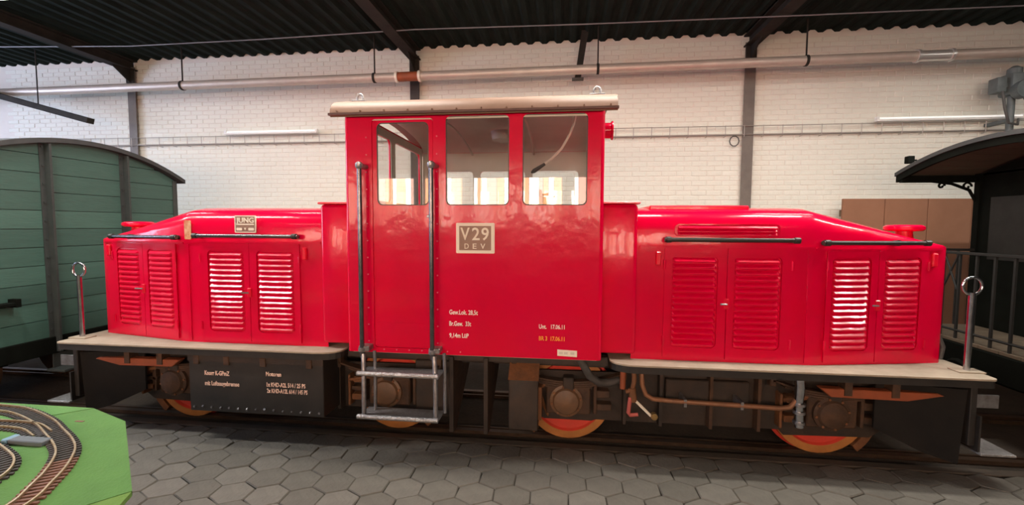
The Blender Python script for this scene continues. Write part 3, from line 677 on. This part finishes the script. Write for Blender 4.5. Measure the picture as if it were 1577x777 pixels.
# tool box under the left deck
tb = MB().box(-2.81, -1.415, -1.105, -.62, .30, .865).build('equipment_box', BLK, L, None, .006, 1)
tag(tb, 'black steel equipment box with pale lettering')
bo = MB(); rnd = random.Random(11)
for k in range(15): x = -2.76+k*.093; bo.tube([(x, -1.118, .345+rnd.uniform(-.01, .012)), (x, -1.10, .345)], .008+rnd.random()*.004, 6)
tag(bo.build('rivets', STEEL, tb), kind='stuff')
box('box_lip', -2.815, -1.41, -1.112, -1.10, .80, .86, FRAME, tb)
for x in (-2.72, -2.40, -2.02, -1.55): box('box_hinge', x-.03, x+.03, -1.122, -1.10, .77, .86, RUSTD, tb, .005, 1)
tf = lambda u, v, t: (u, -1.1085+t, v)
for s_, x, z, h_, wd in (('Knorr K-GPmZ', -2.64, .665, .042, .262), ('mit Luftsaugebremse', -2.64, .563, .042, .362), ('Motoren', -1.995, .682, .040, .155), ('1x KHD-A2L 514 / 25 PS', -1.99, .578, .040, .395), ('2x KHD-A12L 614 / 145 PS', -1.99, .518, .040, .415)):
    text('lettering', s_, x, z, tf, LETP, tb, h_, wd, bold=.02)
# plates and sand box at the middle
for x in (-.20, .13):
    MB().prism([(-.96, .17), (-.96, .865), (-.25, .865), (-.25, .62), (-.86, .17)], 'x', x-.012, x+.012).build('gusset_plate', RUSTD, L)
    box('plate_edge', x-.03, x+.012, -.975, -.955, .17, .90, FRAME, L, .004, 1)
box('brake_cylinder_plate', -.62, -.24, -.80, -.70, .24, .80, FRAME, L, .01, 1)
sb = MB().prism([(-.96, .22), (-.96, .70), (-.76, .86), (-.68, .86), (-.68, .22)], 'x', .335, .61).build('sand_box', FRAME, L, None, .008, 1)
MB().prism([(-.964, .70), (-.762, .866), (-.756, .860), (-.956, .694)], 'x', .33, .615).build('sand_box_lid', RUST, sb)
tube('sand_pipe', [(.62, -.75, .5), (.655, -.72, .38), (.70, -.68, .25)], .018, RUST, sb, 8)
box('rust_strip', .60, .64, -.90, -.70, .30, .62, RUST, sb)
# air pipes, hose, valve
tube('brake_hose', [(.98, -.98, .95), (1.02, -.97, .87), (1.08, -.94, .76), (1.17, -.90, .69), (1.27, -.86, .68), (1.36, -.84, .70)], .036, RUBBER, L, 10)
ppe = tube('air_pipe', [(1.54, -.93, .86), (1.55, -.95, .70), (1.58, -.96, .62), (1.64, -.965, .585), (1.78, -.965, .575), (2.3, -.965, .565), (2.72, -.965, .555), (2.80, -.965, .57), (2.85, -.96, .63)], .022, mat('copper_pipe', (.33, .15, .075), .45, .3, (.2, .1, .055), 10, 1), L, 10)
for x in (1.92, 2.40): box('pipe_clip', x-.012, x+.012, -.985, -.80, .53, .60, STEEL, ppe)
tube('drop_pipe', [(1.378, -.95, .865), (1.378, -.95, .66)], .026, ORANGE, L, 8)
vv = tube('drain_cock', [(1.47, -.96, .86), (1.475, -.97, .74), (1.455, -.98, .655), (1.40, -.98, .645)], .022, RUST, L, 8)
tube('cock_body', [(1.455, -.98, .68), (1.47, -.98, .56)], .034, RUST, vv, 8)
tube('cock_lever', [(1.455, -.99, .60), (1.62, -1.0, .445), (1.645, -1.0, .44)], .013, CREAM, vv, 6)
lathe_y('lever_end', 1.648, .445, [(-1.03, .03), (-.985, .03)], BRASS, vv, 10)
tube('cock_handle', [(1.44, -.99, .60), (1.425, -1.0, .46), (1.44, -1.0, .44), (1.51, -1.0, .45)], .018, mat('handle_pink', (.5, .12, .10), .5, .2), vv, 8)
sh = tube('sleeve_pipe', [(2.87, -.96, .865), (2.875, -.965, .75), (2.87, -.965, .62), (2.88, -.965, .40)], [.036, .04, .034, .04], CHROME, L, 12)
for z in (.44, .53, .60): tube('sleeve_ring', [(2.876, -.965, z-.012), (2.876, -.965, z+.012)], .048, STEEL, sh, 12)
tube('end_hose', [(4.17, -.55, 1.25), (4.22, -.56, 1.20), (4.27, -.58, 1.05), (4.235, -.6, .94)], .022, RUBBER, L, 8)
tube('end_hose', [(4.17, -.35, 1.15), (4.22, -.35, 1.05), (4.26, -.36, .955)], .022, RUBBER, L, 8)

# ================================================================== GREEN COVERED WAGON (left, same track)
WX = -5.15
wg = empty('covered_wagon', (-7.3, 0, 0), 'green planked covered wagon with dark arched roof behind the loco', 'wagon')
arc = lambda y, h=2.78, c=.33, b=1.27: h+c*(1-(y/b)**2)
box('wagon_body', -9.5, WX-.03, -1.24, 1.24, .80, 2.74, GIRON, wg)
PITCH_ = .212; rnd = random.Random(2)
for k in range(12):
    z0, z1 = .80+k*PITCH_, .80+(k+1)*PITCH_-.007
    ys = [-1.25+2.5*i/30 for i in range(31)]
    ys = [y for y in ys if arc(y) > z0+.004]
    if len(ys) < 2: continue
    top = [(y, min(z1, arc(y))) for y in ys]
    poly = [(ys[0], z0), (ys[-1], z0)]+top[::-1]
    dx = rnd.uniform(-.004, .004)
    MB().prism(poly, 'x', WX-.03, WX+dx).build('plank', GREEN[rnd.randrange(3)], wg)
for s in (-1, 1):
    for k in range(9):
        z0 = .80+k*PITCH_; y = s*1.24
        box('plank', -9.5, WX-.035, min(y, y+s*.03), max(y, y+s*.03), z0, min(z0+PITCH_-.007, 2.75), GREEN[rnd.randrange(3)], wg)
    y = s*.46
    sp = MB().box(WX, WX+.012, y-.06, y+.06, .62, arc(y)+.0).build('stanchion', GIRON, wg)
    box('stanchion_web', WX+.012, WX+.085, y-.012, y+.012, .62, arc(y)-.02, GIRON, sp)
    bo = MB()
    for k in range(11): bo.box(WX+.012, WX+.024, y-.045, y-.025, .88+k*PITCH_, .90+k*PITCH_); bo.box(WX+.012, WX+.024, y+.025, y+.045, .88+k*PITCH_, .90+k*PITCH_)
    tag(bo.build('bolt_heads', GIRON, sp), kind='stuff')
    box('corner_post', WX-.04, WX+.012, min(s*1.21, s*1.285), max(s*1.21, s*1.285), .78, 2.79, GIRON, wg)
yy = [-1.36+2.72*i/24 for i in range(25)]
rp2 = [(y, arc(y, 2.79, .34, 1.36)-.03) for y in yy]
MB().prism([(y, z+.055) for y, z in rp2]+rp2[::-1], 'x', -9.6, WX+.09).build('wagon_roof', WROOF, wg, 30)
box('head_beam', WX-.10, WX+.03, -1.27, 1.27, .60, .80, DARKC, wg, .008, 1)
for y in (-.9, .9): box('sole_bar', -9.5, WX-.1, y-.05, y+.05, .56, .80, DARKC, wg)
gb = box('grab_handle', WX+.005, WX+.10, -1.06, -.86, 1.235, 1.275, DARKC, wg, .006, 1); box('handle_bracket', WX+.0, WX+.11, -.885, -.84, 1.22, 1.31, DARKC, gb)
cp = box('coupler', WX+.02, WX+.20, -.10, .10, .52, .68, DARKC, wg, .02)
tube('coupler_head', [(WX+.18, 0, .6), (WX+.26, 0, .6), (WX+.29, 0, .6)], [.10, .19, .17], DARKC, cp, 16)
for y in (.28, .52):
    tube('brake_hose', [(WX+.02, y, .64), (WX+.10, y, .60), (WX+.12, y, .45), (WX+.07, y+.06, .40)], .03, mat('hose_green_%d' % int(y*100), (.10, .15, .09), .6), wg, 8)
box('foot_step', WX-.02, WX+.22, -.55, -.1, .40, .43, GIRON, wg, .004, 1); box('step_strap', WX+.0, WX+.015, -.5, -.15, .42, .62, GIRON, wg)
for xw in (-6.3, -8.4):
    for s in (-1, 1):
        lathe_y('wheel', xw, .38, [(s*.47, .41), (s*.498, .408), (s*.503, .38), (s*.60, .376), (s*.605, .31), (s*.57, .29), (s*.57, .12), (s*.61, .1), (s*.61, .02)], RUSTD, wg, 28)
        box('axle_guard', xw-.13, xw+.13, s*.80-.03, s*.80+.03, .26, .58, DARKC, wg, .01, 1)
    tube('axle', [(xw, -.85, .38), (xw, .85, .38)], .06, DARKC, wg, 10)

# ================================================================== DARK CARRIAGE WITH OPEN PLATFORM (right)
CX0, CX1 = 5.16, 5.97
cr = empty('platform_carriage', (7.5, 0, 0), 'dark carriage with open railed end platform and arched roof', 'carriage')
arc2 = lambda y: 2.80+.24*(1-(y/1.32)**2)
box('end_wall', CX1, CX1+.04, -1.2, 1.2, .90, 2.80, DARKC, cr)
for s in (-1, 1):
    box('side_wall', CX1+.04, 10.5, min(s*1.16, s*1.2), max(s*1.16, s*1.2), .90, 2.80, DARKC, cr)
    box('corner_post', CX1-.03, CX1+.045, min(s*1.165, s*1.24), max(s*1.165, s*1.24), .90, 2.80, DARKC, cr)
MB().prism([(-1.16+.1*k, .0) for k in range(0)] or [(-1.18, 2.78), (1.18, 2.78)]+[(1.18-2.36*i/16, arc2(1.18-2.36*i/16)-.055) for i in range(17)], 'x', CX1, CX1+.04).build('end_wall_arch', DARKC, cr)
ed = box('end_door', CX1-.025, CX1, -.36, .36, .92, 2.70, DARKC, cr, .006, 1); box('door_window', CX1-.03, CX1-.02, -.25, .25, 1.75, 2.5, GLASS, ed)
for s in (-1, 1): box('end_window', CX1-.012, CX1, s*.77-.26, s*.77+.26, 1.75, 2.5, RIRON, cr)
yy = [-1.32+2.64*i/24 for i in range(25)]
MB().prism([(y, arc2(y)+.03) for y in yy]+[(y, arc2(y)-.015) for y in reversed(yy)], 'x', 5.07, 10.6).build('carriage_roof', WROOF, cr, 30)
for k in range(12):
    a, b_ = -1.27+k*.2117, -1.27+(k+1)*.2117-.006
    MB().prism([(a, arc2(a)-.016), (b_, arc2(b_)-.016), (b_, arc2(b_)-.030), (a, arc2(a)-.030)], 'x', 5.13, CX1).build('roof_board', UNDERR, cr)
pts = [(y, arc2(y)-.016) for y in yy]; MB().prism(pts+[(y, z-.075) for y, z in reversed(pts)], 'x', 5.09, 5.125).build('roof_end_bow', DARKC, cr)
for s in (-1, 1):
    y = s*1.25
    box('cant_rail', 5.10, 10.5, y-.025, y+.025, 2.70, 2.785, DARKC, cr)
    br = tube('scroll_bracket', [(CX1-.02, y-.03*s, 2.46), (CX1-.10, y-.03*s, 2.60), (CX1-.30, y-.03*s, 2.68), (CX1-.52, y-.03*s, 2.71)], .018, DARKC, cr, 6)
    tube('scroll', [(CX1-.13+.055*math.cos(q*PI/8)*(1-q/24), y-.03*s, 2.645+.055*math.sin(q*PI/8)*(1-q/24)) for q in range(18)], .012, DARKC, br, 6)
    tube('scroll', [(CX1-.42+.04*math.cos(q*PI/8)*(1-q/24), y-.03*s, 2.655+.04*math.sin(q*PI/8)*(1-q/24)) for q in range(18)], .012, DARKC, br, 6)
# platform floor planks
for k in range(11):
    a = -1.2+k*.2182; box('floor_plank', CX0-.02, CX1, a, a+.212, .875, .91, PLATF, cr, .003, 1)
box('platform_beam', CX0-.05, CX0+.06, -1.2, 1.2, .60, .872, DARKC, cr, .006, 1)
# railing
rl = box('end_railing', CX0-.02, CX0+.02, -1.2, 1.2, 1.84, 1.87, RIRON, cr, .004, 1)
tube('lower_rail', [(CX0, -1.2, 1.0), (CX0, 1.2, 1.0)], .014, RIRON, rl, 6)
src = None
for k in range(13):
    y = -1.2+k*.2
    if src is None: src = box('railing_bar', CX0-.010, CX0+.010, y-.011, y+.011, .91, 1.845, RIRON, rl)
    else: copy_of(src, (0, k*.2, 0), rl)
for y0, y1 in ((.42, .60), (.60, .42)): tube('lattice_bar', [(CX0, y0, 1.45), (CX0, y1, 1.84)], .010, RIRON, rl, 6)
for s in (-1, 1):
    sr = box('side_railing', CX0, CX1, s*1.19-.015, s*1.19+.015, 1.84, 1.87, RIRON, cr)
    for k in range(3): box('railing_bar', CX0+.2+k*.2, CX0+.22+k*.2, s*1.19-.01, s*1.19+.01, .91, 1.845, RIRON, sr)
    for z, o_ in ((.62, 0), (.34, .12)): box('side_step', CX0+.1, CX1-.05, min(s*(1.08+o_), s*(1.32+o_)), max(s*(1.08+o_), s*(1.32+o_)), z, z+.03, DARKC, cr)
    for x in (CX0+.12, CX1-.08): box('step_hanger', x-.01, x+.01, min(s*1.1, s*1.14), max(s*1.1, s*1.14), .34, .88, DARKC, cr)
bw = lathe_z('brake_column', 5.45, -.75, [(.91, .05), (.95, .03), (1.9, .025), (1.92, .04)], RIRON, cr, 10)
box('underframe', CX0+.06, 10.5, -1.1, 1.1, .55, .872, DARKC, cr)
cp = box('coupler', CX0-.22, CX0-.04, -.10, .10, .52, .68, DARKC, cr, .02)
tube('coupler_head', [(CX0-.2, 0, .6), (CX0-.28, 0, .6), (CX0-.31, 0, .6)], [.10, .19, .17], DARKC, cp, 16)
for xw in (6.6, 9.2):
    for s in (-1, 1):
        lathe_y('wheel', xw, .38, [(s*.47, .41), (s*.498, .408), (s*.503, .38), (s*.60, .376), (s*.605, .31), (s*.57, .29), (s*.57, .12), (s*.61, .1), (s*.61, .02)], RUSTD, cr, 28)
    tube('axle', [(xw, -.85, .38), (xw, .85, .38)], .06, DARKC, cr, 10)
lm = box('roof_lamp', 5.09, 5.16, 1.12, 1.2, 2.93, 3.02, DARKC, cr, .006, 1)
tube('lamp_arm', [(5.15, 1.16, 2.97), (5.20, 1.16, 2.97), (5.23, 1.16, 2.93), (5.23, 1.16, 2.85)], .012, DARKC, lm, 6)

# ================================================================== MODEL RAILWAY TABLE (front left)
ZT = 1.0
tbl = empty('model_railway_table', (-2.2, -3.4, -.05), 'green covered model railway baseboard on legs at front left', 'table')
A = [(-3.6, -2.62), (-2.035, -2.62), (-2.08, -2.775), (-2.155, -3.035), (-3.6, -3.52)]
A = [(-3.6, -2.62), (-2.04, -2.62), (-3.6, -4.02+.0)]
B = [(-2.03, -2.625), (-1.67, -2.757), (-.99, -3.344), (-1.08, -3.45), (-1.85, -4.10), (-3.59, -4.10), (-3.59, -4.03)]
Cc = [(-.985, -3.35), (-.945, -3.44), (-.90, -3.60), (-1.0, -4.10), (-1.84, -4.10), (-1.075, -3.455)]
for k, p in enumerate((A, B, Cc)): MB().prism(p, 'z', ZT-.02, ZT).build('board_panel', GREENB[(1, 0, 2)[k]], tbl)
MB().prism([(-3.55, -2.68), (-2.05, -2.68), (-1.70, -2.80), (-1.05, -3.36), (-.97, -3.45), (-1.05, -4.05), (-3.55, -4.05)], 'z', ZT-.09, ZT-.021).build('table_frame', TABLEW, tbl)
for x, y in ((-3.4, -2.8), (-2.1, -2.8), (-1.25, -3.65), (-3.4, -3.95), (-2.2, -3.95)): box('table_leg', x-.035, x+.035, y-.035, y+.035, 0.003, ZT-.09, TABLEW, tbl, .004, 1)
box('board_slot', -1.95, -1.90, -2.80, -2.785, ZT-.001, ZT+.002, MSLEEPB, tbl)
def smooth(pts, n=60):
    P = [Vector((x, y, 0)) for x, y in pts]; P = [P[0]*2-P[1]]+P+[P[-1]*2-P[-2]]; out = []
    for i in range(1, len(P)-2):
        for k in range(10):
            t = k/10; a, b, c, d = P[i-1], P[i], P[i+1], P[i+2]
            out.append(.5*((2*b)+(c-a)*t+(2*a-5*b+4*c-d)*t*t+(3*b-a-3*c+d)*t**3))
    out.append(P[-2]); return out
def model_track(pts, lab, g=.034, brown_after=None, step=.030):
    c = smooth(pts); t = empty('model_track', (c[0].x, c[0].y, ZT), lab, 'model track', 'model railway tracks on the green board')
    N = len(c)
    tg = [(c[min(i+1, N-1)]-c[max(i-1, 0)]).normalized() for i in range(N)]
    for s in (-1, 1):
        b = MB()
        for i in range(N):
            nx, ny = -tg[i].y, tg[i].x; x, y = c[i].x+s*g*nx, c[i].y+s*g*ny; h_ = .004
            b.v += [(x-h_*nx, y-h_*ny, ZT+.008), (x+h_*nx, y+h_*ny, ZT+.008), (x+h_*nx, y+h_*ny, ZT+.020), (x-h_*nx, y-h_*ny, ZT+.020)]
        for i in range(N-1):
            for j in range(4): b.f.append((i*4+j, i*4+(j+1) % 4, (i+1)*4+(j+1) % 4, (i+1)*4+j))
        b.f.append((0, 1, 2, 3)); b.f.append(tuple((N-1)*4+j for j in (3, 2, 1, 0)))
        b.build('rail', MRAIL, t)
    acc = 0; me = None; cnt = 0
    for i in range(N-1):
        seg = (c[i+1]-c[i]).length
        while acc < seg:
            p = c[i]+(c[i+1]-c[i])*(acc/seg); a = math.atan2(tg[i].y, tg[i].x)
            br = brown_after is not None and cnt > brown_after
            key = 'b' if br else 'd'
            if key not in SLM:
                b = MB().box(-.007, .007, -.058, .058, 0, .009); m_ = bpy.data.meshes.new('sleeper'); m_.from_pydata(b.v, [], b.f); m_.update(); m_.materials.append(MSLEEPB if br else MSLEEP); SLM[key] = m_
            o = bpy.data.objects.new('sleeper', SLM[key]); COL.objects.link(o); o.parent = t
            o.location = Vector((p.x, p.y, ZT))-wloc(t); o.rotation_euler = (0, 0, a); acc += step; cnt += 1
        acc -= seg
    return t
SLM = {}
# centre lines measured on the board
outer = [(-3.3, -2.69), (-2.60, -2.715), (-2.38, -2.742), (-2.10, -2.84), (-1.90, -2.94), (-1.73, -3.03), (-1.60, -3.12), (-1.48, -3.25), (-1.40, -3.37), (-1.33, -3.50), (-1.32, -3.70), (-1.36, -4.0)]
model_track(outer, 'outer curved model track with pale rails on the green board', brown_after=62)
model_track([(-3.3, -3.02), (-2.55, -2.915), (-2.30, -2.895), (-2.10, -2.905), (-1.93, -2.97)], 'branch model track joining the outer curve beside the blue point motor')
model_track([(-2.45, -3.02), (-2.15, -3.09), (-1.95, -3.16), (-1.78, -3.24), (-1.68, -3.34), (-1.66, -3.45), (-1.72, -3.62), (-1.85, -3.85)], 'inner curved model track at the left edge of the view')
pm = empty('point_motor', (-1.93, -3.05, ZT), 'small grey blue point motor box beside the model track', 'point motor')
box('motor_case', -2.00, -1.80, -3.075, -3.02, ZT, ZT+.025, BLUEG, pm, .004, 1); box('motor_end', -2.03, -2.0, -3.08, -3.015, ZT, ZT+.028, BLUEL, pm, .004, 1)
